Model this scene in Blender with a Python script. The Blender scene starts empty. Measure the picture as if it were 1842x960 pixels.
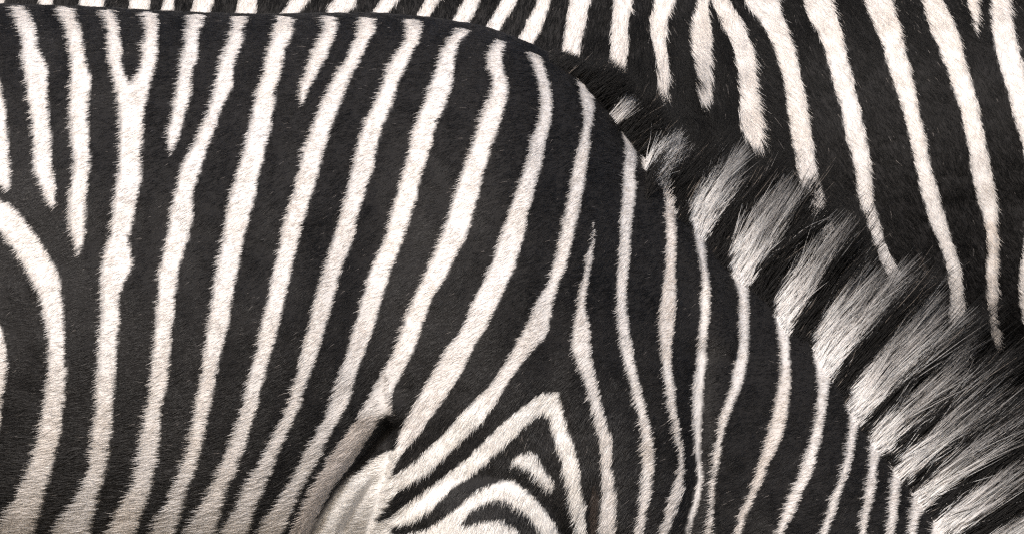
import bpy, math
import numpy as np
rng = np.random.default_rng(7)
scene = bpy.context.scene
R = math.radians
# ---------------------------------------------------------------- camera, sky, sun, exposure
PXS = 0.0007            # metres per photograph pixel in the plane of the front zebra's spine
CAMZ, DIST = 1.10, 12.0
cam_d = bpy.data.cameras.new("camera"); cam = bpy.data.objects.new("camera", cam_d)
scene.collection.objects.link(cam); scene.camera = cam
cam.location = (0, -DIST, CAMZ); cam.rotation_euler = (R(90), 0, 0)
cam_d.sensor_width = 36; cam_d.lens = 36 * DIST / (1842 * PXS); cam_d.clip_end = 5000
SUN_EL, SUN_AZ = 34, -18          # azimuth: degrees to the left of the camera
world = bpy.data.worlds.new("World"); scene.world = world; world.use_nodes = True
wn = world.node_tree.nodes; wl = world.node_tree.links
sky = wn.new('ShaderNodeTexSky'); sky.sky_type = 'NISHITA'; sky.sun_disc = False
sky.sun_elevation = R(SUN_EL); sky.sun_rotation = R(180 - SUN_AZ)
sky.air_density = 1.0; sky.dust_density = 4.0; sky.ozone_density = 0.6
bgn = wn.get('Background') or wn.new('ShaderNodeBackground')
bgn.inputs['Strength'].default_value = 0.13
wl.new(sky.outputs[0], bgn.inputs[0])
sun_d = bpy.data.lights.new("sun", 'SUN'); sun = bpy.data.objects.new("sun", sun_d)
scene.collection.objects.link(sun)
sun_d.energy = 3.0; sun_d.angle = R(12); sun_d.color = (1.0, 0.975, 0.97)
az, el = R(SUN_AZ), R(SUN_EL)
from mathutils import Vector
to_sun = Vector((math.sin(az) * math.cos(el), -math.cos(az) * math.cos(el), math.sin(el)))
sun.rotation_euler = to_sun.to_track_quat('Z', 'Y').to_euler()
scene.view_settings.view_transform = 'Standard'; scene.view_settings.look = 'None'
scene.view_settings.exposure = 0.06; scene.view_settings.gamma = 1
scene.render.engine = 'CYCLES'
scene.render.hair_type = 'STRIP'
scene.cycles.max_bounces = 5; scene.cycles.diffuse_bounces = 3; scene.cycles.glossy_bounces = 2
scene.cycles.use_denoising = False
scene.cycles.use_adaptive_sampling = True; scene.cycles.adaptive_threshold = 0.015
scene.cycles.filter_width = 1.3

# ---------------------------------------------------------------- helpers
def W(px, py, y=0.0):
    """photo coordinates on a plane at depth y -> world"""
    k = (DIST + y) / DIST
    px = np.asarray(px, float); py = np.asarray(py, float)
    return (px - 921) * PXS * k, CAMZ + (480 - py) * PXS * k
def PX(co):
    k = DIST / (DIST + co[:, 1])
    return 921 + co[:, 0] * k / PXS, 480 - (co[:, 2] - CAMZ) * k / PXS
_tab = rng.random((256, 256))
def vnoise(x, y, s, seed=0):
    return (vn1(x, y, s, seed)+.7*vn1(x, y, s*.63, seed+50))/1.35
def vn1(x, y, s, seed=0):
    c, d = math.cos(seed*1.7+.6), math.sin(seed*1.7+.6); x, y = np.asarray(x)*c-np.asarray(y)*d, np.asarray(x)*d+np.asarray(y)*c
    x = np.asarray(x) / s + seed * 17.31; y = np.asarray(y) / s + seed * 9.77
    xi = np.floor(x).astype(int); yi = np.floor(y).astype(int)
    fx = x - xi; fy = y - yi; fx = fx*fx*(3-2*fx); fy = fy*fy*(3-2*fy)
    a = _tab[xi & 255, yi & 255]; b = _tab[(xi+1) & 255, yi & 255]
    c = _tab[xi & 255, (yi+1) & 255]; d = _tab[(xi+1) & 255, (yi+1) & 255]
    return ((a*(1-fx)+b*fx)*(1-fy) + (c*(1-fx)+d*fx)*fy) * 2 - 1
def rows(r):
    """stripe given as rows (y, left x, right x) -> polygon, edges smoothed"""
    r = sorted(r); a = np.array(r, float)
    ys = np.linspace(a[0, 0], a[-1, 0], max(12, int((a[-1, 0]-a[0, 0]) / 4)))
    def sm(c):
        m = np.gradient(a[:, c], a[:, 0])
        i = np.clip(np.searchsorted(a[:, 0], ys) - 1, 0, len(a) - 2)
        h = a[i+1, 0] - a[i, 0]; t = (ys - a[i, 0]) / h
        return ((2*t**3-3*t**2+1)*a[i, c] + (t**3-2*t**2+t)*h*m[i]
                + (-2*t**3+3*t**2)*a[i+1, c] + (t**3-t**2)*h*m[i+1])
    return np.concatenate([np.c_[sm(1), ys], np.c_[sm(2), ys][::-1]])
def smooth(p, it=2):
    p = np.asarray(p, float)
    for _ in range(it):
        q = np.roll(p, -1, 0); p = np.stack([p*.75+q*.25, p*.25+q*.75], 1).reshape(-1, 2)
    return p
MX0, MY0, MX1, MY1 = -140, -140, 1982, 1090
def raster(layers, base=0):
    m = np.full((MY1-MY0, MX1-MX0), base, np.uint8)
    for v, p in layers:
        p = np.asarray(p, float); q = np.roll(p, -1, 0)
        y0 = max(MY0, int(math.floor(p[:, 1].min()))); y1 = min(MY1-1, int(math.ceil(p[:, 1].max())))
        for y in range(y0, y1+1):
            yc = y + .001
            k = (p[:, 1] > yc) != (q[:, 1] > yc)
            if not k.any(): continue
            xs = np.sort(p[k, 0] + (yc - p[k, 1]) * (q[k, 0]-p[k, 0]) / (q[k, 1]-p[k, 1]))
            for a, b in zip(xs[::2], xs[1::2]):
                a = int(round(max(MX0, min(MX1, a)))) - MX0; b = int(round(max(MX0, min(MX1, b)))) - MX0
                m[y-MY0, a:b] = v
    for _ in range(1):                       # thin the pale marks a little: pale hair overlaps dark hair
        z = m > 0; e = z.copy()
        e[1:] &= z[:-1]; e[:-1] &= z[1:]; e[:, 1:] &= z[:, :-1]; e[:, :-1] &= z[:, 1:]
        m[~e] = 0
    return m
BLACK, WHITE, BROWN, CREAM, GREY, LIT_WHITE = 0, 1, 2, 3, 4, 5  # last white is paler: brighter light on the foreleg put into the colour
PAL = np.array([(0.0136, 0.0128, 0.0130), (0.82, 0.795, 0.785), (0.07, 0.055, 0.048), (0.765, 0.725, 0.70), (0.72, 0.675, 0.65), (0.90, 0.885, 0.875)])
def W_(r): return (WHITE, rows(r))
def C_(r): return (CREAM, rows(r))

# ---------------------------------------------------------------- stripe pattern of the front zebra
F = []
F.append((WHITE, smooth([(-140,60),(-20,100),(0,140),(5,150),(14,200),(19,260),(24,320),(22,348),(12,342),(0,332),(-60,300),(-140,240)])))
F.append(W_([(-40,5,36),(8,22,53),(30,29,60),(50,34,67),(90,40,74),(105,40,80),(135,45,90),(160,46,89),(215,56,92),(275,59,95),(300,59,97),(325,68,102),(345,77,104),(370,90,104),(378,99,103)]))
F.append(W_([(-40,95,125),(12,109,138),(50,119,150),(90,123,155),(120,127,161),(150,127,168),(165,126,165),(225,125,164),(300,131,165),(350,124,159),(395,122,157),(425,130,155),(460,141,147),(465,144,146)]))
F.append((WHITE, [(185,-40),(187,17),(194,50),(192,100),(200,130),(210,160),(213,200),(215,260),(213,300),(205,350),(199,395),(197,425),(188,450),(182,480),(181,530),(179,580),(176,630),(173,680),(174,730),(167,780),(162,830),(147,880),(125,915),(95,960),(60,1010),(0,1090),(110,1090),(140,1010),(165,960),(172,930),(186,880),(197,830),(204,780),(207,730),(210,680),(214,630),(219,580),(219,530),(228,505),(242,482),(239,450),(235,430),(245,390),(250,360),(257,320),(257,280),(259,250),(262,200),(272,165),(280,130),(288,100),(288,50),(295,22),(300,-40),(262,-40),(260,25),(262,50),(257,90),(250,125),(238,152),(224,120),(222,80),(218,50),(212,17),(215,-40)]))
F.append(W_([(-30,360,392),(28,345,376),(60,336,363),(100,328,358),(140,320,349),(175,313,346),(225,305,330),(250,299,325),(265,303,318),(282,308,312)]))
F.append(W_([(-30,440,468),(32,426,458),(52,420,443),(75,410,441),(125,392,424),(145,388,425),(200,374,400),(250,353,383),(300,326,367),(350,314,351),(375,307,351),(425,300,343),(480,287,327),(530,283,320),(580,278,315),(630,275,311),(680,271,306),(705,270,302),(730,264,295),(780,255,291),(830,250,285),(880,235,275),(915,215,262),(960,192,247),(1010,160,225),(1090,100,180)]))
F.append(W_([(-30,520,552),(30,507,541),(60,495,530),(100,480,515),(130,473,510),(160,463,500),(225,448,492),(275,437,480),(325,421,467),(350,415,463),(400,402,450),(450,396,438),(480,389,432),(530,382,422),(580,374,415),(630,367,403),(680,360,392),(730,350,382),(780,342,372),(830,330,360),(880,310,342),(930,287,328),(960,272,317),(1010,240,290),(1090,190,240)]))
F.append(W_([(-30,600,630),(28,590,614),(50,585,611),(75,572,602),(110,555,587),(130,549,575),(150,543,565),(175,538,553),(195,540,543)]))
F.append(W_([(-30,660,690),(28,655,685),(50,650,680),(75,635,668),(100,625,655),(150,595,630),(185,577,617),(225,562,600),(275,545,585),(325,533,572),(375,517,557),(425,505,543),(480,494,529),(530,482,517),(580,470,505),(630,460,492),(680,447,478),(730,435,467),(780,420,450),(830,400,435),(880,378,412),(920,355,402),(960,336,390),(1010,300,365),(1090,250,320)]))
F.append(W_([(-30,735,770),(28,731,765),(50,732,765),(75,728,757),(100,710,742),(125,697,733),(150,688,720),(185,672,710),(240,648,688),(275,640,680),(325,627,668),(375,615,650),(425,600,640),(480,584,618),(530,568,605),(580,555,590),(630,543,575),(680,530,558),(730,515,543),(780,492,520),(830,467,500),(880,439,478),(920,420,462),(960,397,450),(1010,370,425),(1090,320,380)]))
F.append(W_([(-30,820,855),(42,820,855),(60,820,850),(80,803,830),(100,792,824),(130,783,821),(165,770,812),(200,757,800),(225,745,788),(275,735,775),(325,722,760),(375,705,747),(425,692,730),(480,668,710),(530,652,692),(580,637,677),(630,622,660),(680,607,642),(730,590,626),(780,567,598),(830,540,575),(880,513,545),(930,480,523),(960,461,511),(1010,430,488),(1090,390,450)]))
F.append(W_([(68,903,920),(85,887,915),(98,877,908),(120,877,908),(145,885,916),(165,883,916),(185,875,914),(225,860,902),(275,844,885),(325,825,870),(375,810,857),(425,792,842),(480,769,812),(505,757,800),(530,745,785),(580,725,765),(630,707,747),(680,680,722),(705,667,710),(730,653,706),(742,645,706),(751,640,712)]))
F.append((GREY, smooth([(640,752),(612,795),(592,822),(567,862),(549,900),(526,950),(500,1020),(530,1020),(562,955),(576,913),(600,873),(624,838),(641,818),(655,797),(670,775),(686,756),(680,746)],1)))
F.append(W_([(97,948,970),(110,955,979),(125,960,985),(150,967,991),(175,972,995),(200,970,996),(225,965,992),(250,955,985),(300,945,977),(325,935,970),(375,917,957),(425,900,945),(480,880,930),(530,855,905),(580,835,882),(630,800,852),(680,772,827),(705,757,810),(730,742,795),(755,729,775),(785,716,752),(807,713,733),(825,710,720)]))
F.append(W_([(143,1035,1046),(165,1042,1060),(185,1045,1069),(235,1047,1066),(275,1037,1062),(325,1027,1055),(375,1017,1045),(425,1007,1035),(450,1003,1030),(480,992,1021),(510,985,1008),(540,965,1000),(580,950,992),(605,935,985),(630,920,960),(655,905,940),(680,890,922),(705,867,907),(732,842,890)]))
F.append((LIT_WHITE, [(845,729),(825,747),(797,777),(772,802),(747,827),(722,845),(703,860),(722,820),(716,801),(703,806),(687,814),(663,835),(642,848),(610,881),(588,908),(568,946),(556,975),(520,1090),(1057,1090),(1057,960),(1057,913),(1048,870),(1042,826),(1030,788),(1019,750),(1010,715),(1001,702),(975,705),(946,724),(908,756),(873,788),(844,817),(817,840),(797,855),(765,880),(730,905),(702,930),(682,940),(680,935),(697,915),(720,882),(757,860),(790,835),(815,807),(840,785),(870,757),(892,729)]))
F.append((BLACK, smooth([(700,950),(727,945),(755,930),(785,912),(810,882),(829,870),(864,843),(902,807),(931,782),(955,757),(975,746),(988,749),(987,767),(998,797),(1010,832),(1019,870),(1027,913),(1036,948),(1055,1090),(1045,1090),(1030,1000),(1010,960),(990,928),(975,907),(952,884),(931,864),(917,857),(887,867),(858,881),(829,905),(800,928),(775,942),(760,953),(715,962)],1)))
F.append((LIT_WHITE, smooth([(916,832),(934,811),(963,811),(977,832),(992,858),(1003,873),(992,885),(979,875),(957,851),(931,837)])))
F.append((BLACK, smooth([(829,939),(858,912),(896,898),(922,908),(946,924),(972,954),(1000,1010),(980,1050),(940,960),(925,943),(896,931),(858,937),(835,946)],1)))
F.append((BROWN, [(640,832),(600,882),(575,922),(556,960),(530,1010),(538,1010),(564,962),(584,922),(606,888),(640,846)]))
F.append(W_([(396,1068,1072),(425,1064,1074),(450,1058,1070),(465,1050,1069),(480,1050,1065),(520,1043,1060),(555,1037,1057),(580,1032,1062),(620,1027,1065),(640,1032,1067),(665,1042,1072),(705,1055,1081),(755,1069,1093),(791,1077,1103),(840,1081,1104),(890,1083,1112),(928,1080,1111),(960,1078,1109),(1010,1070,1110),(1090,1050,1100)]))
F.append((BROWN, smooth([(1060,880),(1075,870),(1080,905),(1078,945),(1074,1000),(1062,980),(1062,930)])))
F.append(W_([(243,1118,1126),(255,1122,1136),(275,1124,1147),(300,1121,1147),(350,1119,1146),(400,1115,1140),(450,1112,1137),(480,1110,1134),(530,1109,1131),(580,1110,1134),(630,1117,1142),(680,1130,1152),(730,1142,1165),(780,1154,1175),(830,1155,1181),(880,1152,1175),(930,1146,1164),(960,1141,1160),(1010,1130,1150),(1090,1110,1130)]))
F.append((WHITE, smooth([(1082,180),(1120,172),(1146,225),(1128,236),(1112,222),(1098,202)],1)))
F.append(C_([(292,1163,1192),(305,1170,1198),(320,1180,1203),(350,1193,1209),(380,1197,1216),(425,1196,1219),(480,1195,1219),(530,1188,1220),(580,1184,1217),(630,1187,1211),(655,1189,1212)]))
F.append(W_([(655,1189,1212),(680,1192,1215),(730,1202,1220),(780,1212,1227),(830,1220,1234),(870,1212,1232),(915,1197,1219),(960,1185,1202),(1010,1170,1188),(1090,1150,1165)]))
F.append(W_([(340,1228,1320),(380,1236,1300),(405,1240,1285),(425,1248,1272),(450,1253,1273),(480,1259,1274),(510,1261,1281),(555,1258,1280),(605,1254,1275),(655,1250,1273),(705,1244,1268),(730,1243,1266),(780,1246,1264),(830,1250,1265),(870,1250,1265),(895,1245,1261),(920,1238,1254),(960,1231,1242),(1010,1222,1232)]))
F.append(W_([(400,1300,1400),(440,1305,1375),(465,1308,1358),(485,1312,1352),(510,1322,1348),(530,1327,1349),(580,1329,1351),(620,1327,1350),(655,1320,1346),(705,1310,1332),(755,1293,1312),(805,1286,1301),(855,1281,1293),(905,1275,1288),(960,1271,1284),(1010,1267,1279),(1090,1262,1272)]))
F.append(W_([(480,1390,1480),(515,1392,1440),(545,1390,1430),(580,1395,1422),(620,1401,1424),(655,1402,1425)]))
F.append(C_([(655,1402,1425),(680,1401,1426),(730,1392,1421),(780,1380,1412),(830,1365,1388),(880,1350,1368),(930,1327,1345),(960,1322,1335),(1010,1305,1318),(1090,1285,1295)]))
F.append(W_([(550,1455,1570),(590,1459,1530),(630,1460,1510),(660,1466,1500),(680,1470,1497),(730,1469,1490),(780,1460,1482),(830,1445,1470),(880,1425,1450),(930,1405,1427),(960,1395,1412),(1010,1375,1395),(1090,1350,1365)]))
F.append(W_([(660,1530,1640),(710,1522,1580),(755,1526,1552),(805,1522,1540),(855,1510,1527),(905,1492,1510),(960,1472,1492),(1010,1450,1475),(1090,1420,1440)]))
F.append(W_([(730,1580,1680),(775,1564,1612),(805,1563,1592),(830,1562,1583),(880,1556,1577),(960,1545,1560),(1010,1535,1550),(1090,1520,1532)]))
F.append(W_([(780,1630,1720),(825,1608,1655),(860,1602,1625),(905,1598,1620),(960,1592,1610),(1010,1586,1600),(1090,1576,1588)]))
F.append(W_([(835,1680,1760),(880,1642,1682),(910,1639,1665),(960,1632,1652),(1010,1627,1645),(1090,1616,1632)]))
F.append(W_([(880,1735,1800),(930,1680,1735),(960,1672,1705),(1010,1668,1692),(1090,1662,1680)]))
F.append(W_([(960,1745,1810),(1010,1720,1760),(1090,1700,1730)]))
F.append((WHITE, smooth([(-140,300),(-60,330),(0,358),(20,367),(40,385),(65,420),(85,450),(103,480),(117,530),(120,580),(122,630),(123,680),(117,730),(112,780),(102,830),(87,880),(72,930),(62,970),(30,1030),(-20,1090),(-100,1090),(-40,1000),(0,945),(17,918),(37,880),(57,830),(72,780),(78,730),(85,680),(89,630),(82,580),(70,530),(45,480),(22,445),(0,415),(-60,375),(-140,350)],1)))
F.append((WHITE, smooth([(-90,500),(-30,540),(0,575),(10,600),(17,640),(16,680),(6,720),(4,760),(-4,800),(-30,860),(-80,920),(-110,910),(-60,830),(-35,760),(-28,680),(-34,620),(-70,570),(-110,545)])))
CREST = [(900,56),(950,78),(1000,104),(1050,138),(1100,192),(1150,262),(1212,328),(1274,393),(1352,468),(1436,543),(1512,625),(1573,706),(1630,783),(1682,848),(1748,938),(1825,1032),(1900,1140)]
KEYS = [((1000,104),(30,-14),22),((1060,148),(56,-40),62),((1110,205),(60,-56),80),((1190,315),(74,-92),118),((1262,395),(92,-145),170),((1340,470),(108,-150),195),((1425,550),(106,-145),205),
        ((1500,630),(132,-150),235),((1560,710),(156,-150),245),((1620,790),(182,-150),255),((1670,850),(192,-138),265),((1740,940),(200,-122),280),((1825,1032),(200,-112),310),((1900,1140),(200,-100),300)]
# where the neck stripes bend into the mane, and the pale wisps' roots
ELBOW = [(1150,290),(1163,306),(1196,344),(1237,392),(1276,422),(1308,470),(1350,508),(1391,540),(1421,591),(1460,604),(1500,674),(1526,706),(1552,760),(1565,784),(1598,814),(1608,840),(1632,868),(1644,888),(1668,910),(1680,938),(1712,970),(1742,998),(1780,1040),(1800,1090)]
PALE = [((1160,292),(1194,334),.80,1.1),((1233,378),(1277,417),.72,1.05),((1305,455),(1351,504),.72,1.0),((1389,530),(1423,586),.78,1.05),((1458,592),(1502,670),.88,1.15),((1524,695),(1554,756),.95,1.2),
        ((1563,776),(1599,811),1.05,1.2),((1606,830),(1634,866),1.08,1.25),((1642,880),(1670,907),1.1,1.25),((1678,930),(1715,968),1.15,1.3),((1738,990),(1782,1040),1.15,1.3)]
F.append((BLACK, ELBOW+[(1960,1090),(1960,900),(1760,760),(1600,560),(1400,400),(1300,330),(1230,270),(1165,250)]))
for (a, b, ca, cb) in PALE:
    k = np.argmin([math.hypot(p[0][0]-a[0]-10, p[0][1]-a[1]) for p in KEYS]); dx, dy = KEYS[k][1]; h = math.hypot(dx, dy)
    F.append((WHITE, [(a[0]-1, a[1]+14), a, (a[0]+90*dx/h, a[1]+90*dy/h), (b[0]+90*dx/h, b[1]+90*dy/h), b, (b[0]-3, b[1]+12)]))
F.append((BLACK, [(0,4),(150,9),(300,17),(450,22),(600,21),(700,22),(800,32),(880,47),(950,72),(1000,98),(1050,132),(1062,148),(1040,143),(1000,119),(950,93),(880,66),(800,46),(700,36),(600,35),(450,36),(300,31),(150,22),(0,16)]))
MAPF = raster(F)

# ---------------------------------------------------------------- stripe pattern of the rear zebra
Q = [W_([(-140,x+18,x+52),(60,x,x+34),(400,x-40,x-4)]) for x in (-120,-30)]
Q += [W_([(-140,x+30,x+75),(200,x+60,x+100),(700,x+90,x+120),(1090,x+80,x+110)]) for x in (1930,)]
Q.append(W_([(-140,60,95),(0,70,98),(60,70,95)]))
Q.append(W_([(-140,155,205),(0,142,192),(60,138,188)]))
Q.append(W_([(-140,255,300),(0,232,273),(60,225,262)]))
Q.append(W_([(-140,330,360),(0,294,317),(60,280,306)]))
Q.append(W_([(-140,410,450),(0,349,388),(25,340,380),(60,330,368)]))
Q.append(W_([(-140,490,540),(0,430,466),(25,422,462),(60,412,452)]))
Q.append(W_([(-140,590,640),(0,522,560),(28,502,536),(60,480,512)]))
Q.append(W_([(-140,665,720),(0,600,645),(12,590,640),(25,588,625),(60,568,600)]))
Q.append(W_([(-140,745,790),(0,685,722),(22,670,703),(60,645,680)]))
Q.append(W_([(-140,820,860),(0,764,794),(22,752,780),(60,730,760)]))
Q.append(W_([(-140,895,935),(0,832,866),(32,815,850),(70,795,828)]))
Q.append(W_([(-140,955,990),(0,902,934),(50,873,904),(90,850,880)]))
Q.append(W_([(-140,1010,1045),(0,965,995),(65,935,970),(100,915,950)]))
Q.append(W_([(-140,1060,1095),(0,1025,1065),(50,1017,1055),(100,1008,1045),(140,1000,1045)]))
Q.append(W_([(-140,1130,1165),(0,1103,1140),(50,1100,1133),(100,1097,1130),(120,1095,1128),(150,1103,1120)]))
Q.append(W_([(-140,1215,1250),(0,1175,1218),(25,1170,1208),(50,1168,1202),(75,1172,1200),(100,1178,1205),(150,1183,1204),(180,1188,1200)]))
Q.append(W_([(-140,1275,1275),(0,1252,1276),(50,1238,1278),(75,1240,1280),(100,1245,1280),(150,1252,1280),(190,1260,1277)]))
Q.append(W_([(-140,1245,1275),(0,1279,1316),(50,1305,1340),(75,1317,1352),(100,1322,1360),(125,1326,1361),(150,1328,1363),(175,1332,1367),(200,1332,1370),(235,1335,1373),(250,1342,1373),(265,1358,1371)]))
Q.append(W_([(-140,1290,1350),(0,1340,1402),(25,1355,1408),(50,1372,1418),(75,1385,1425),(100,1395,1433),(150,1409,1445),(200,1415,1453),(250,1422,1462),(300,1433,1470),(350,1445,1482),(400,1462,1496),(450,1485,1512),(480,1495,1515)]))
Q.append(W_([(310,1376,1380),(340,1370,1386),(370,1366,1372)]))
Q.append(W_([(-140,1420,1470),(0,1445,1500),(25,1450,1505),(50,1465,1515),(75,1477,1520),(100,1485,1525),(150,1497,1537),(200,1512,1550),(250,1522,1560),(300,1535,1567),(350,1542,1572),(400,1557,1582),(450,1577,1600),(480,1587,1615),(505,1600,1625),(530,1615,1635),(555,1625,1645),(580,1630,1645),(588,1634,1640)]))
Q.append(W_([(-140,1505,1555),(0,1552,1605),(25,1560,1612),(50,1570,1620),(75,1582,1625),(100,1590,1632),(125,1597,1640),(150,1607,1645),(200,1622,1655),(250,1635,1667),(300,1645,1677),(350,1657,1690),(400,1672,1705),(450,1692,1720),(480,1700,1730),(530,1707,1735),(580,1706,1735),(605,1712,1732),(620,1718,1745),(630,1720,1747),(645,1728,1738)]))
Q.append(W_([(-140,1620,1655),(0,1655,1695),(50,1670,1720),(75,1682,1727),(100,1692,1735),(125,1702,1742),(150,1710,1750),(200,1725,1762),(250,1737,1772),(300,1745,1782),(350,1755,1792),(400,1770,1797)]))
Q.append(C_([(400,1770,1797),(450,1775,1797),(480,1772,1796),(530,1775,1796),(580,1780,1793),(605,1785,1803),(625,1792,1803)]))
Q.append(W_([(-140,1700,1740),(0,1737,1760),(25,1745,1761),(50,1750,1759),(62,1755,1757)]))
Q.append(W_([(-140,1770,1800),(0,1780,1815),(50,1782,1825),(100,1792,1838),(150,1807,1850),(200,1820,1860),(250,1835,1875),(300,1846,1885),(360,1848,1880),(430,1840,1872),(480,1835,1868),(530,1833,1862),(575,1838,1860),(600,1842,1855)]))
Q.append(W_([(-140,1860,1900),(0,1890,1930),(200,1920,1960),(500,1930,1965),(620,1915,1940)]))
Q.append((BROWN, rows([(440,1645,1650),(480,1657,1667),(530,1672,1680),(570,1677,1682)])))
MAPR = raster(Q)

def stripe_class(MAP, px, py, jit=1.0, legs_y=1060):
    jx = px + 1.8*jit*vnoise(px, py, 9, 3) + 1.8*vnoise(px, py, 26, 5)
    jy = py + 2.2*jit*vnoise(px, py, 9, 4)
    ix = np.round(jx).astype(int) - MX0; iy = np.round(jy).astype(int) - MY0
    ok = (ix >= 0) & (iy >= 0) & (ix < MAP.shape[1]) & (iy < MAP.shape[0])
    out = np.zeros(len(px), int)
    out[ok] = MAP[iy[ok], ix[ok]]
    q = ~ok                                              # the same coat goes on outside the frame
    ph = np.where(py[q] > legs_y, (py[q] + 12*vnoise(px[q], py[q], 120, 8)) / 62.0,
                  (px[q] + 0.25*py[q] + 40*vnoise(px[q], py[q], 260, 8)) / 92.0)
    out[q] = (np.sin(ph * 2*math.pi) > 0.25).astype(int)
    return out

# ---------------------------------------------------------------- materials
def attr_material(name, attr, rough=.6, spec=.2, hair=False, bump=0.0):
    m = bpy.data.materials.new(name); m.use_nodes = True
    n = m.node_tree.nodes; l = m.node_tree.links
    b = n['Principled BSDF']; b.inputs['Roughness'].default_value = rough
    b.inputs['Specular IOR Level'].default_value = spec
    a = n.new('ShaderNodeAttribute'); a.attribute_name = attr
    if hair:
        hi = n.new('ShaderNodeHairInfo'); ta = n.new('ShaderNodeAttribute'); ta.attribute_name = 'tip'
        pw = n.new('ShaderNodeMath'); pw.operation = 'POWER'; pw.inputs[1].default_value = 2.3 if name != 'fur' else 3
        mu = n.new('ShaderNodeMath'); mu.operation = 'MULTIPLY'; mu.use_clamp = True
        mx = n.new('ShaderNodeMix'); mx.data_type = 'RGBA'
        l.new(hi.outputs['Intercept'], pw.inputs[0]); l.new(pw.outputs[0], mu.inputs[0]); l.new(ta.outputs['Fac'], mu.inputs[1])
        l.new(mu.outputs[0], mx.inputs['Factor']); l.new(a.outputs['Color'], mx.inputs[6])
        mx.inputs[7].default_value = (0.014, 0.011, 0.010, 1)
        l.new(mx.outputs[2], b.inputs['Base Color'])
        tl = n.new('ShaderNodeBsdfTranslucent'); ms = n.new('ShaderNodeMixShader'); ms.inputs[0].default_value = .30 if name == 'fur' else .42
        l.new(mx.outputs[2], tl.inputs['Color']); l.new(b.outputs[0], ms.inputs[1]); l.new(tl.outputs[0], ms.inputs[2])
        l.new(ms.outputs[0], n['Material Output'].inputs['Surface'])
    else:
        l.new(a.outputs['Color'], b.inputs['Base Color'])
    if bump:
        t = n.new('ShaderNodeTexNoise'); t.inputs['Scale'].default_value = 260
        bp = n.new('ShaderNodeBump'); bp.inputs['Strength'].default_value = bump; bp.inputs['Distance'].default_value = .002
        l.new(t.outputs[0], bp.inputs['Height']); l.new(bp.outputs[0], b.inputs['Normal'])
    return m
M_SKIN = attr_material('coat_skin', 'coat_color', .7, .15, bump=.5)
M_FUR = attr_material('fur', 'fur_color', .42, .5, hair=True)
M_FUR2 = attr_material('fur', 'fur_color', .5, .25, hair=True)
M_MANE = attr_material('mane_hair', 'fur_color', .5, .3, hair=True)

# ---------------------------------------------------------------- bodies
def catmull(a, n):
    a = np.asarray(a, float); k = len(a)
    t = np.linspace(0, k-1, n); i = np.clip(t.astype(int), 0, k-2); f = (t-i)[:, None]
    p0 = a[np.maximum(i-1, 0)]; p1 = a[i]; p2 = a[i+1]; p3 = a[np.minimum(i+2, k-1)]
    return .5*((2*p1)+(-p0+p2)*f+(2*p0-5*p1+4*p2-p3)*f*f+(-p0+3*p1-3*p2+p3)*f**3)
def ring_mesh(rings):
    n, m = rings.shape[:2]
    V = list(map(tuple, rings.reshape(-1, 3))); Fc = []
    for i in range(n-1):
        for j in range(m):
            Fc.append((i*m+j, i*m+(j+1) % m, (i+1)*m+(j+1) % m, (i+1)*m+j))
    Fc.append(tuple(range(m))[::-1]); Fc.append(tuple((n-1)*m+j for j in range(m)))
    return V, Fc
def loft(st, y0, n=420, m=96):
    a = catmull([(t[0], t[1], b[0], b[1], w) for t, b, w in st], n)
    th = np.linspace(0, 2*math.pi, m, endpoint=False)
    t = (1-np.cos(th))/2
    sh = np.sign(np.sin(th))*np.abs(np.sin(th))**0.9*(0.80+0.42*t-0.22*t*t)
    px = a[:, 0:1]+(a[:, 2:3]-a[:, 0:1])*t; py = a[:, 1:2]+(a[:, 3:4]-a[:, 1:2])*t
    X, Z = W(px, py, y0)
    Y = y0 - np.maximum(a[:, 4:5], .008)*sh
    return ring_mesh(np.stack([X, Y, Z], -1))
def limb(pts, n=60, m=24):
    """tapered limb through (px, py, y, radius in metres)"""
    a = catmull(pts, n); X, Z = W(a[:, 0], a[:, 1], 0)
    c = np.stack([X, a[:, 2], Z], -1); th = np.linspace(0, 2*math.pi, m, endpoint=False)
    tg = np.gradient(c, axis=0); tg /= np.linalg.norm(tg, axis=1)[:, None]
    u = np.cross(tg, (0, 1, 0)); u /= np.linalg.norm(u, axis=1)[:, None]; v = np.cross(tg, u)
    r = a[:, 3][:, None, None]
    return ring_mesh(c[:, None]+r*(u[:, None]*np.cos(th)[None, :, None]*1.15+v[:, None]*np.sin(th)[None, :, None]*.85))
def remesh(name, pieces, voxel, smooth_it=2):
    V, Fc = [], []
    for v, f in pieces:
        o = len(V); V += v; Fc += [tuple(i+o for i in q) for q in f]
    me = bpy.data.meshes.new(name+'_rough'); me.from_pydata(V, [], Fc)
    ob = bpy.data.objects.new(name+'_rough', me); scene.collection.objects.link(ob)
    md = ob.modifiers.new('r', 'REMESH'); md.mode = 'VOXEL'; md.voxel_size = voxel; md.use_smooth_shade = True
    s = ob.modifiers.new('s', 'SMOOTH'); s.iterations = smooth_it; s.factor = .5
    dg = bpy.context.evaluated_depsgraph_get()
    out = bpy.data.meshes.new_from_object(ob.evaluated_get(dg)); out.name = name
    bpy.data.objects.remove(ob); bpy.data.meshes.remove(me)
    return out
def get_co(me):
    c = np.empty(len(me.vertices)*3, np.float32); me.vertices.foreach_get('co', c); return c.reshape(-1, 3).astype(float)
def get_no(me):
    c = np.empty(len(me.vertices)*3, np.float32); me.vertices.foreach_get('normal', c); return c.reshape(-1, 3).astype(float)
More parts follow.
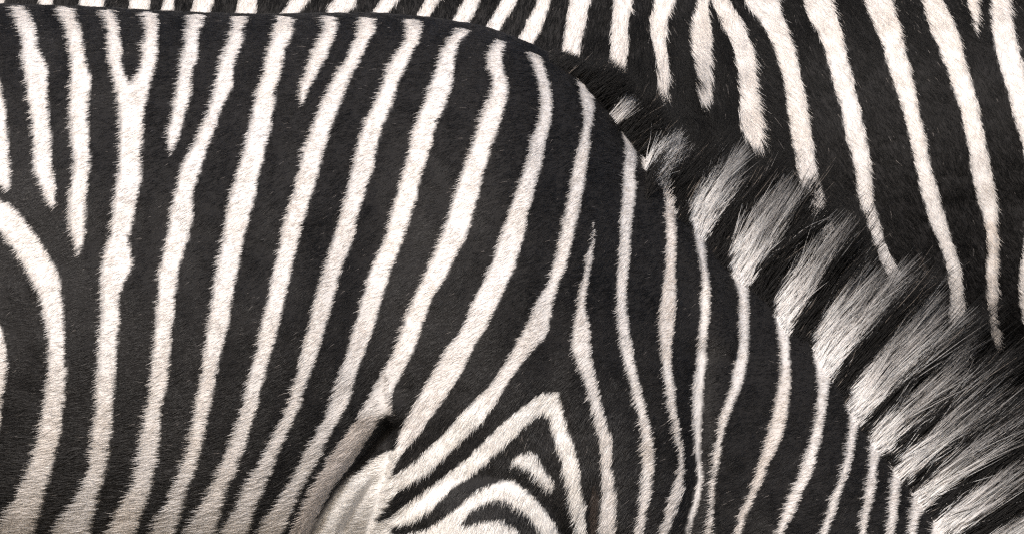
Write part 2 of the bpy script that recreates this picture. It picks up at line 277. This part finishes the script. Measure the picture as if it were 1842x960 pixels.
def seg_dist(px, py, line):
    """signed distance (positive to the right of travel), and position along a polyline"""
    best = np.full(px.shape, 1e9); sgn = np.ones(px.shape); tt = np.zeros(px.shape); acc = 0
    for (x0, y0), (x1, y1) in zip(line[:-1], line[1:]):
        dx, dy = x1-x0, y1-y0; L = math.hypot(dx, dy)
        u = np.clip(((px-x0)*dx+(py-y0)*dy)/L**2, 0, 1)
        d = np.hypot(px-x0-u*dx, py-y0-u*dy); k = d < best
        best = np.where(k, d, best); sgn = np.where(k, np.sign(dx*(py-y0)-dy*(px-x0)+1e-9), sgn)
        tt = np.where(k, acc+u*L, tt); acc += L
    return best*sgn, tt
def g(px, py, cx, cy, sx, sy): return np.exp(-((px-cx)/sx)**2-((py-cy)/sy)**2)

FRONT = [((-640,380),(-640,430),.02),((-615,260),(-620,600),.13),((-530,130),(-560,800),.2),((-400,55),(-440,950),.25),((-250,18),(-300,970),.265),((-100,6),(-150,980),.275),
 ((0,9),(0,1005),.31),((150,14),(150,1030),.33),((300,22),(300,1045),.335),((450,27),(450,1055),.325),((600,26),(600,1055),.30),((700,27),(700,1060),.275),
 ((800,37),(790,1060),.265),((880,52),(870,1070),.255),((950,78),(940,1090),.245),((1000,104),(985,1110),.235),((1050,138),(1020,1130),.23),((1100,192),(1050,1150),.22),
 ((1150,262),(1075,1170),.21),((1212,328),(1100,1190),.2),((1274,393),(1125,1210),.185),((1352,468),(1150,1230),.17),((1436,543),(1190,1250),.155),((1512,625),(1230,1270),.145),
 ((1573,706),(1270,1285),.14),((1630,783),(1310,1305),.13),((1682,848),(1350,1325),.125),((1748,938),(1400,1350),.12),((1825,1032),(1460,1390),.11),((1900,1140),(1560,1440),.105),
 ((1960,1220),(1640,1480),.1),((2010,1320),(1700,1540),.09),((2050,1440),(1800,1610),.08),((2090,1560),(1900,1690),.065),((2110,1640),(1960,1760),.055),((2090,1710),(2010,1780),.03)]
def legs_front(y0, xf, xh):
    P = []
    for sgn, dx in ((-1, 0), (1, 70)):
        y = y0+sgn*.13
        P.append(limb([(xf+dx-10,820,y0+sgn*.10,.13),(xf+dx,1000,y,.11),(xf+dx+10,1200,y,.075),(xf+dx+20,1480,y,.042),(xf+dx+20,1560,y,.045),(xf+dx+20,1650,y,.030),(xf+dx+20,1860,y,.028),(xf+dx+30,1930,y,.036),(xf+dx+45,2035,y,.05)]))
        P.append(limb([(xh+dx,750,y0+sgn*.10,.17),(xh+dx-20,950,y,.15),(xh+dx+10,1150,y,.10),(xh+dx-60,1380,y,.055),(xh+dx-90,1450,y,.055),(xh+dx-70,1560,y,.036),(xh+dx-40,1850,y,.030),(xh+dx-30,1930,y,.036),(xh+dx-15,2035,y,.05)]))
    return P
me_front = remesh('front_body', [loft(FRONT, 0)]+legs_front(0, 860, -330), .0045)
REAR_Y = .64
REAR = [((2520,60),(2520,120),.02),((2500,-20),(2505,340),.14),((2420,-130),(2440,600),.22),((2300,-210),(2320,800),.27),((2100,-250),(2120,780),.3),((1842,-255),(1842,775),.32),
 ((1400,-240),(1400,850),.32),((900,-240),(900,900),.3),((500,-270),(520,900),.27),((200,-330),(260,880),.23),((30,-450),(80,760),.2),((-120,-620),(-60,540),.165),
 ((-260,-820),(-220,230),.14),((-370,-980),(-390,-130),.12),((-430,-1090),(-520,-500),.105),((-520,-1130),(-640,-720),.1),((-700,-1060),(-760,-760),.085),((-860,-950),(-890,-730),.06),((-950,-880),(-960,-740),.035)]
me_rear = remesh('rear_body', [loft(REAR, REAR_Y)]+legs_front(REAR_Y, 500, 2180), .0047)

# modelling of muscle and folds on the front zebra (both flanks alike)
def sculpt_front(me):
    co = get_co(me); px, py = PX(co)
    side = np.where(co[:, 1] < 0, -1.0, 1.0); amt = np.clip(np.abs(co[:, 1])/.05, 0, 1)
    h = .026*g(px, py, 930, 430, 170, 300)-.010*g(px, py, 660, 480, 90, 300) + .042*g(px, py, 890, 985, 190, 230)
    d, t = seg_dist(px, py, [(700,700),(712,748),(716,800),(704,860),(684,930),(655,1010)])   # rear edge of the foreleg
    beh = d > 0
    h -= np.where(beh, .026*np.exp(-(d/110)**2)*np.clip(d/9, 0, 1), 0)*np.clip((py-640)/190, 0, 1)
    d2, _ = seg_dist(px, py, [(705,768),(672,800),(640,838),(600,892),(560,965)])             # crevice under the skin fold
    h -= .020*np.exp(-(d2/17)**2)
    d3, _ = seg_dist(px, py, [(640,742),(675,735),(706,740)])
    h += .006*np.exp(-(d3/24)**2)
    h += .012*np.exp(-(seg_dist(px, py, [(705,825),(650,890),(620,990)])[0]/50)**2)*np.clip((d2/14), 0, 1)
    d4, _ = seg_dist(px, py, [(672,868),(645,908),(622,950)])
    h -= .007*np.exp(-(d4/8)**2)
    d5, _ = seg_dist(px, py, [(1262,640),(1262,760),(1262,860),(1235,960),(1210,1050)])       # neck meets shoulder
    h -= .013*np.exp(-(d5/26)**2)
    d6, _ = seg_dist(px, py, [(1150,262),(1200,335),(1252,430),(1300,510),(1318,600)])
    h += .010*np.exp(-((d6-16)/26)**2)
    h += .006*vnoise(px, py, 150, 1)+.002*vnoise(px, py, 46, 2)
    h += .004*g(px, py, 250, 350, 200, 60)-.004*g(px, py, 300, 450, 200, 60)
    co[:, 1] += side*h*amt
    me.vertices.foreach_set('co', co.astype(np.float32).ravel()); me.update()
sculpt_front(me_front)
def sculpt_rear(me):
    co = get_co(me); px, py = PX(co)
    side = np.where(co[:, 1] < REAR_Y, -1.0, 1.0); amt = np.clip(np.abs(co[:, 1]-REAR_Y)/.05, 0, 1)
    d, _ = seg_dist(px, py, [(1262,-200),(1276,0),(1284,120),(1282,220),(1300,330)])
    h = -.016*np.exp(-(d/30)**2)+.005*vnoise(px, py, 160, 6)+.002*vnoise(px, py, 50, 7)
    h += .012*g(px, py, 1600, 150, 200, 260)-.015*g(px, py, 1830, 700, 160, 110)
    co[:, 1] += side*h*amt
    me.vertices.foreach_set('co', co.astype(np.float32).ravel()); me.update()
sculpt_rear(me_rear)

def paint(me, MAP):
    co = get_co(me); px, py = PX(co)
    c = np.zeros((len(co), 3)); offs = [(a, b) for a in (-5, -2, 2, 5) for b in (-5, 0, 5)]
    pale = np.zeros(len(co))
    for a, b in offs:
        k = stripe_class(MAP, px+a, py+b, 0); c += PAL[k]*.8/len(offs); pale += (k > 0)/len(offs)
    c = PAL[0]+(c-PAL[0]*.8)*np.clip((pale-.5)/.4, 0, 1)[:, None]
    hoof = co[:, 2] < .07; c[hoof] = (.03, .027, .025)
    a = me.color_attributes.new('coat_color', 'FLOAT_COLOR', 'POINT')
    a.data.foreach_set('color', np.c_[c, np.ones(len(c))].astype(np.float32).ravel())
    me.materials.append(M_SKIN)
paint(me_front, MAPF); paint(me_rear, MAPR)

# ---------------------------------------------------------------- hair
def sample_surface(me, weight, n):
    me.calc_loop_triangles()
    tr = np.empty(len(me.loop_triangles)*3, np.int32); me.loop_triangles.foreach_get('vertices', tr); tr = tr.reshape(-1, 3)
    co, no = get_co(me), get_no(me)
    a, b, c = co[tr[:, 0]], co[tr[:, 1]], co[tr[:, 2]]
    cen = (a+b+c)/3; nn = np.cross(b-a, c-a); ar = np.linalg.norm(nn, axis=1)/2
    fn = no[tr].mean(1)
    px, py = PX(cen); w = ar*weight(px, py, fn, cen); w /= w.sum()
    k = rng.choice(len(tr), n, p=w)
    r1 = np.sqrt(rng.random(n))[:, None]; r2 = rng.random(n)[:, None]
    p = a[k]*(1-r1)+b[k]*r1*(1-r2)+c[k]*r1*r2
    q = no[tr[k, 0]]*(1-r1)+no[tr[k, 1]]*r1*(1-r2)+no[tr[k, 2]]*r1*r2
    return p, q/np.linalg.norm(q, axis=1)[:, None]
def curves_object(name, P, rad, col, tip, mat, parent):
    """P: (n, k, 3) strands"""
    n, k = P.shape[:2]
    hc = bpy.data.hair_curves.new(name); hc.add_curves([k]*n)
    hc.attributes['position'].data.foreach_set('vector', P.astype(np.float32).ravel()) if 'position' in hc.attributes else hc.points.foreach_set('position', P.astype(np.float32).ravel())
    r = hc.attributes.get('radius') or hc.attributes.new('radius', 'FLOAT', 'POINT')
    prof = 1-np.linspace(0, 1, k)**2*.85
    r.data.foreach_set('value', (rad[:, None]*prof[None]).astype(np.float32).ravel())
    c = hc.attributes.new('fur_color', 'FLOAT_COLOR', 'CURVE')
    c.data.foreach_set('color', np.c_[col, np.ones(n)].astype(np.float32).ravel())
    t = hc.attributes.new('tip', 'FLOAT', 'CURVE'); t.data.foreach_set('value', tip.astype(np.float32))
    hc.materials.append(mat)
    o = bpy.data.objects.new(name, hc); scene.collection.objects.link(o); o.parent = parent
    return o
def rot2(x, y, ang):
    c, s = np.cos(ang), np.sin(ang); return x*c-y*s, x*s+y*c
def unit(v): return v/np.linalg.norm(v, axis=1)[:, None]
def coat(name, me, MAP, n, weight, dirf, lenf, parent, k=4, rad=.00026, tone=1.3, mat=None):
    p, q = sample_surface(me, weight, n); px, py = PX(p)
    dx, dy = dirf(px, py)
    ang = .18*vnoise(px, py, 70, 11)+.20*vnoise(px, py, 15, 12)+.16*vnoise(px, py, 6, 13)+rng.normal(0, .11, n)
    dx, dy = rot2(dx, dy, ang)
    d = np.stack([dx, np.zeros(n), -dy], -1); d -= q*(d*q).sum(1)[:, None]; d = unit(d)
    L = lenf(px, py)*PXS*(1+.35*rng.normal(0, 1, n).clip(-1.6, 1.6))*(1+.15*vnoise(px, py, 9, 14))
    lift = np.clip(.19+.10*vnoise(px, py, 8, 15)+.07*rng.normal(0, 1, n), .04, .9)
    t = np.linspace(0, 1, k)[None, :, None]
    bend = rng.normal(0, .10, n)[:, None, None]; sidev = np.cross(q, d)[:, None, :]
    P = p[:, None]-q[:, None]*.0004 + L[:, None, None]*(d[:, None]*t + q[:, None]*lift[:, None, None]*(t-.62*t*t) + sidev*bend*t*t)
    off = .42*lenf(px, py)                      # the colour is taken half way along the hair
    cl = stripe_class(MAP, px+dx*off, py+dy*off)
    col = PAL[cl]*(1+rng.normal(0, .07, n).clip(-.25, .25)[:, None])
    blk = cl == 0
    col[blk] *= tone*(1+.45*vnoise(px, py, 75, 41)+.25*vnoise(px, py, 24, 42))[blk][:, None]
    col[blk] *= (1+.5*rng.random(blk.sum())**3)[:, None]
    stray = rng.random(n) < .004; col[blk & stray] = (.22, .20, .19); 
    col[~blk] *= (1-.05*(vnoise(px, py, 30, 16)[~blk]*.5+.5))[:, None]
    warm = (.5+.5*vnoise(px, py, 90, 17)); col[~blk] *= np.stack([np.ones(n), 1-.03*warm, 1-.07*warm], -1)[~blk]
    tip = np.where(blk, 0, .10)*rng.random(n)
    o = curves_object(name, P, np.full(n, rad)*(1+.2*rng.random(n)), col.clip(0, .93), tip, mat or M_FUR, parent)
    o['kind'] = 'stuff'
    return o

def view_weight(px, py, fn, cen, y0, far=.12):
    inside = (px > -60) & (px < 1902) & (py > -60) & (py < 1010)
    near = (px > -200) & (px < 2050) & (py > -200) & (py < 1150)
    w = np.where(inside, 1.0, np.where(near, .35, 0))
    return w*np.where(fn[:, 1] < .15, 1, np.where(fn[:, 2] > .3, .35, 0))

body_front = bpy.data.objects.new('zebra', None); scene.collection.objects.link(body_front)
body_rear = bpy.data.objects.new('zebra', None); scene.collection.objects.link(body_rear)
for root, me, nm in ((body_front, me_front, 'body'), (body_rear, me_rear, 'body')):
    o = bpy.data.objects.new(nm, me); scene.collection.objects.link(o); o.parent = root
    root['category'] = 'zebra'
body_front['label'] = 'nearer zebra whose flank fills the picture, its lowered neck and bristling mane at the right'
body_rear['label'] = 'zebra standing behind the other, its striped side showing above the mane in the top right'

def dir_front(px, py):
    # hair lies backwards and down: steeper on the shoulder and foreleg, level low on the ribs
    a = np.full(px.shape, math.radians(152.))          # image angle, y down: 180 = left, 90 = down
    low = np.clip((py-500)/350, 0, 1)*np.clip((760-px)/150, 0, 1)
    a += math.radians(18)*low
    leg = np.clip((px-690)/60, 0, 1)*np.clip((py-640)/150, 0, 1)*np.clip((1180-px)/100, 0, 1)
    a -= math.radians(42)*leg
    neck = np.clip((px-1200)/120, 0, 1)
    a += math.radians(8)*neck
    inner = g(px, py, 640, 900, 60, 90); a += math.radians(25)*inner
    top = np.clip((90-py)/60, 0, 1); a -= math.radians(20)*top
    crest = np.clip((8-seg_dist(px, py, ELBOW)[0])/16, 0, 1)*(px > 1165)*(py > 280)*(px > 1165)   # turns up into the mane
    a = a + crest*math.radians(150)
    return np.cos(a), np.sin(a)
def len_front(px, py):
    L = np.full(px.shape, 11.)
    L += 4*np.clip((py-650)/200, 0, 1)
    L += 8*np.clip((60-py)/40, 0, 1)
    L -= 2*np.clip((px-1200)/100, 0, 1)
    L += 26*np.clip((4-seg_dist(px, py, ELBOW)[0])/30, 0, 1)*(px > 1165)*(py > 280)
    return L
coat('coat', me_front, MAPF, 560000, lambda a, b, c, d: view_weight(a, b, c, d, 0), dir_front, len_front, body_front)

def vis_rear(px, py, fn, cen):
    w = view_weight(px, py, fn, cen, REAR_Y)
    top = np.interp(px, [p[0] for p in CREST], [p[1] for p in CREST], left=30)
    hid = py > top+60
    return np.where(hid, w*.03, w)
def dir_rear(px, py):
    a = np.full(px.shape, math.radians(60.))
    a += math.radians(40)*np.clip((1300-px)/200, 0, 1)
    return np.cos(a), np.sin(a)
def len_rear(px, py):
    L = np.full(px.shape, 12.)
    L += 22*g(px, py, 1210, 150, 150, 100)+16*g(px, py, 1340, 260, 80, 70)+14*g(px, py, 1520, 480, 60, 60)+10*g(px, py, 1760, 625, 80, 40)
    L += 8*np.clip((120-py)/100, 0, 1)*(px > 1250)
    return L
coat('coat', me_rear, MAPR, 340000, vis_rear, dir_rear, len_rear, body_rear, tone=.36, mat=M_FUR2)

# ---------------------------------------------------------------- mane of the front zebra, tuft by tuft
def make_mane():
    root = bpy.data.objects.new('mane', None); scene.collection.objects.link(root); root.parent = body_front
    def w(px, py, fn, cen):
        d, t = seg_dist(px, py, CREST)
        thick = np.where(px > 1160, 60, 12)
        out = seg_dist(px, py, ELBOW)[0] < 14
        return ((np.abs(d) < thick) & (out | (px < 1165) | (fn[:, 1] > .05)) & (px > 985) & (px < 1905)).astype(float)*np.where(fn[:, 1] < .2, 1, .5)
    n = 60000
    p, q = sample_surface(me_front, w, n); px, py = PX(p)
    d, t = seg_dist(px, py, CREST)
    kt = np.array([seg_dist(np.array([float(a[0])]), np.array([float(a[1])]), CREST)[1][0] for a, _, _ in KEYS])
    dxk = np.array([b[0]/math.hypot(*b) for _, b, _ in KEYS]); dyk = np.array([b[1]/math.hypot(*b) for _, b, _ in KEYS]); lk = np.array([c for *_, c in KEYS], float)
    dx = np.interp(t, kt, dxk); dy = np.interp(t, kt, dyk); L = np.interp(t, kt, lk)
    jt = rng.normal(0, 3.2, n); cl = stripe_class(MAPF, px+jt*.7, py+jt*.7, .8)
    wh = cl != 0
    lone = np.hypot(px-1112, py-208) < 17                  # the one small pale tuft before the mane proper
    wh = np.where(px < 1150, lone, wh); cl = np.where(px < 1150, lone.astype(int), cl)
    L = np.where(lone, L*.62, L)
    keep = wh | (rng.random(n) < np.where(px < 1160, .9, .85))
    p, q, px, py, d, t, dx, dy, L, cl, wh = [a_[keep] for a_ in (p, q, px, py, d, t, dx, dy, L, cl, wh)]; n = len(t)
    dE = -seg_dist(px, py, ELBOW)[0]
    L = L*np.where(px > 1165, np.clip(.26+dE/34, .09, 1), 1)
    # strands gather in wisps: every wisp has its own lean and curl
    cell = (np.floor(t/7+.6*vnoise(t, d, 5, 31)).astype(int)*7919+np.floor(d/9).astype(int)*104729) % 4096
    wl_, wc_, wy_, wL_ = rng.normal(0, .045, 4096)[cell], rng.normal(0, .05, 4096)[cell], rng.normal(0, .07, 4096)[cell], rng.random(4096)[cell]
    lock = wl_ + .08*vnoise(t, d, 26, 21)
    ang = lock-.06+rng.normal(0, .032, n)+np.where(rng.random(n) < .13, rng.normal(0, .16, n), 0)+np.where(px < 1230, rng.normal(0, .16, n), 0)
    dx, dy = rot2(dx, dy, ang)
    L = L*np.where(wh, .14+.50*rng.random(n)**1.1+.42*wL_, .35+.45*rng.random(n)+.45*wL_)*(1+.14*vnoise(t, d, 20, 23))
    short = rng.random(n) < .22; L[short] *= .25+.5*rng.random(short.sum())
    L = L*PXS
    D = np.stack([dx, -.02+rng.normal(0, .03, n)+wy_, -dy], -1)
    k = 10; s = np.linspace(0, 1, k)[None, :, None]
    perp = np.stack([dy, np.zeros(n), dx], -1)
    curl = (rng.normal(0, .022, n)+wc_)[:, None, None]
    wav = (rng.normal(0, .006, n))[:, None, None]
    # strands leave along the skin and lift away towards the crest
    P = p[:, None]-q[:, None]*.001 + L[:, None, None]*(D[:, None]*s+perp[:, None]*(curl*s*s+wav*np.sin(s*9+rng.random((n, 1, 1))*6)))
    P = P + q[:, None]*(.010*np.sin(np.clip(s*3, 0, 1)*math.pi/2)*(np.clip((dE-2)/30, 0, 1)*np.clip(np.abs(d)/30, 0, 1))[:, None, None])
    grav = (L**1.5*.10)[:, None]*s[0, :, 0][None]**2; P[:, :, 2] -= grav
    col = PAL[cl]*(1+rng.normal(0, .12, n).clip(-.3, .3)[:, None])
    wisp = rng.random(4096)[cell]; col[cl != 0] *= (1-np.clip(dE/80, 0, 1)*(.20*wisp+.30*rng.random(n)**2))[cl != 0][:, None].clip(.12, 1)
    col[wh] *= 1.16
    mix = ((wL_ < .22) & (dE > 10+14*rng.random(n))) | (rng.random(n) < .03); col[mix & wh] = (.022, .019, .018)
    mix2 = rng.random(n) < .02; col[mix2 & ~wh] = (.30, .26, .23)

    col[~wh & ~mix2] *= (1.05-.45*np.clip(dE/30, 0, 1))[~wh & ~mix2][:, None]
    tip = np.where(wh, np.where(rng.random(n) < .6, 1.0, .7), 0)*np.clip((L/PXS-50)/80, 0, 1)
    rad = np.where(px < 1230, .00030, np.where(wh, .00046, .00042))*(1+.3*rng.random(n))
    # cut into tufts where the stripe colour changes along the crest
    tg = np.arange(0, t.max()+4, 4.); vote = np.array([wh[(t >= a) & (t < a+4)].mean() if ((t >= a) & (t < a+4)).any() else 0 for a in tg]) > .5
    cuts = [0.]+[tg[i] for i in range(1, len(tg)) if vote[i] != vote[i-1]]+[1e9]
    cc = [cuts[0]]
    for c in cuts[1:]:
        if c-cc[-1] > 14: cc.append(c)
    cc[-1] = 1e9
    for a, b in zip(cc[:-1], cc[1:]):
        m = (t >= a) & (t < b)
        if m.sum() < 20: continue
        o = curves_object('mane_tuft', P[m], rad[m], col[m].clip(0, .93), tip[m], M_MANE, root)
        o['label'] = 'pale mane tuft with dark tips' if wh[m].mean() > .5 else 'black mane tuft'
make_mane()

# ---------------------------------------------------------------- ears, eyes, tail: outside the frame, but they belong to the animals
def plain(name, V, Fc, col, parent):
    me = bpy.data.meshes.new(name); me.from_pydata(V, [], Fc)
    for p_ in me.polygons: p_.use_smooth = True
    m = bpy.data.materials.new(name+'_surface'); m.use_nodes = True
    nt = m.node_tree; nz = nt.nodes.new('ShaderNodeTexNoise'); nz.inputs['Scale'].default_value = 60
    mx = nt.nodes.new('ShaderNodeMix'); mx.data_type = 'RGBA'; mx.inputs[6].default_value = (*[c*.8 for c in col], 1); mx.inputs[7].default_value = (*col, 1)
    nt.links.new(nz.outputs[0], mx.inputs['Factor']); nt.links.new(mx.outputs[2], nt.nodes['Principled BSDF'].inputs['Base Color'])
    me.materials.append(m); o = bpy.data.objects.new(name, me); scene.collection.objects.link(o); o.parent = parent
    return o
def extras(root, y0, ear, eye, tail):
    for s in (-1, 1):
        plain('ear', *limb([(ear[0], ear[1], y0+s*.05, .02), (ear[0]+ear[2]*.5, ear[1]+ear[3]*.5, y0+s*.08, .034), (ear[0]+ear[2], ear[1]+ear[3], y0+s*.10, .006)], 16, 12), (.3, .28, .26), root)
        plain('eye', *limb([(eye[0]-22, eye[1], y0+s*eye[2], .004), (eye[0], eye[1], y0+s*(eye[2]+.004), .019), (eye[0]+22, eye[1], y0+s*eye[2], .004)], 16, 12), (.01, .008, .007), root)
    plain('tail', *limb([(tail[0], tail[1], y0, .03), (tail[0]+tail[2], tail[1]+300, y0, .02), (tail[0]+tail[2], tail[1]+650, y0, .035), (tail[0]+tail[2], tail[1]+900, y0, .008)], 40, 12), (.12, .11, .10), root)
extras(body_front, 0, (1890,1130,150,-110), (1905,1330,.088), (-600,250,-50))
extras(body_rear, REAR_Y, (-440,-1060,30,-170), (-640,-960,.088), (2490,0,50))

# ---------------------------------------------------------------- ground they stand on
gm = bpy.data.materials.new('dry_grass_ground'); gm.use_nodes = True
nt = gm.node_tree; nz = nt.nodes.new('ShaderNodeTexNoise'); nz.inputs['Scale'].default_value = 3; nz.inputs['Detail'].default_value = 10
rp = nt.nodes.new('ShaderNodeValToRGB'); rp.color_ramp.elements[0].color = (.08, .075, .065, 1); rp.color_ramp.elements[1].color = (.15, .138, .12, 1)
tc = nt.nodes.new('ShaderNodeTexCoord'); nt.links.new(tc.outputs['Object'], nz.inputs['Vector'])
nt.links.new(nz.outputs[0], rp.inputs[0]); nt.links.new(rp.outputs[0], nt.nodes['Principled BSDF'].inputs['Base Color']); nt.nodes['Principled BSDF'].inputs['Roughness'].default_value = .9
me = bpy.data.meshes.new('ground'); S = 1500
me.from_pydata([(-S,-S,0),(S,-S,0),(S,S,0),(-S,S,0)], [], [(0,1,2,3)]); me.materials.append(gm)
go = bpy.data.objects.new('ground', me); scene.collection.objects.link(go); go['kind'] = 'structure'
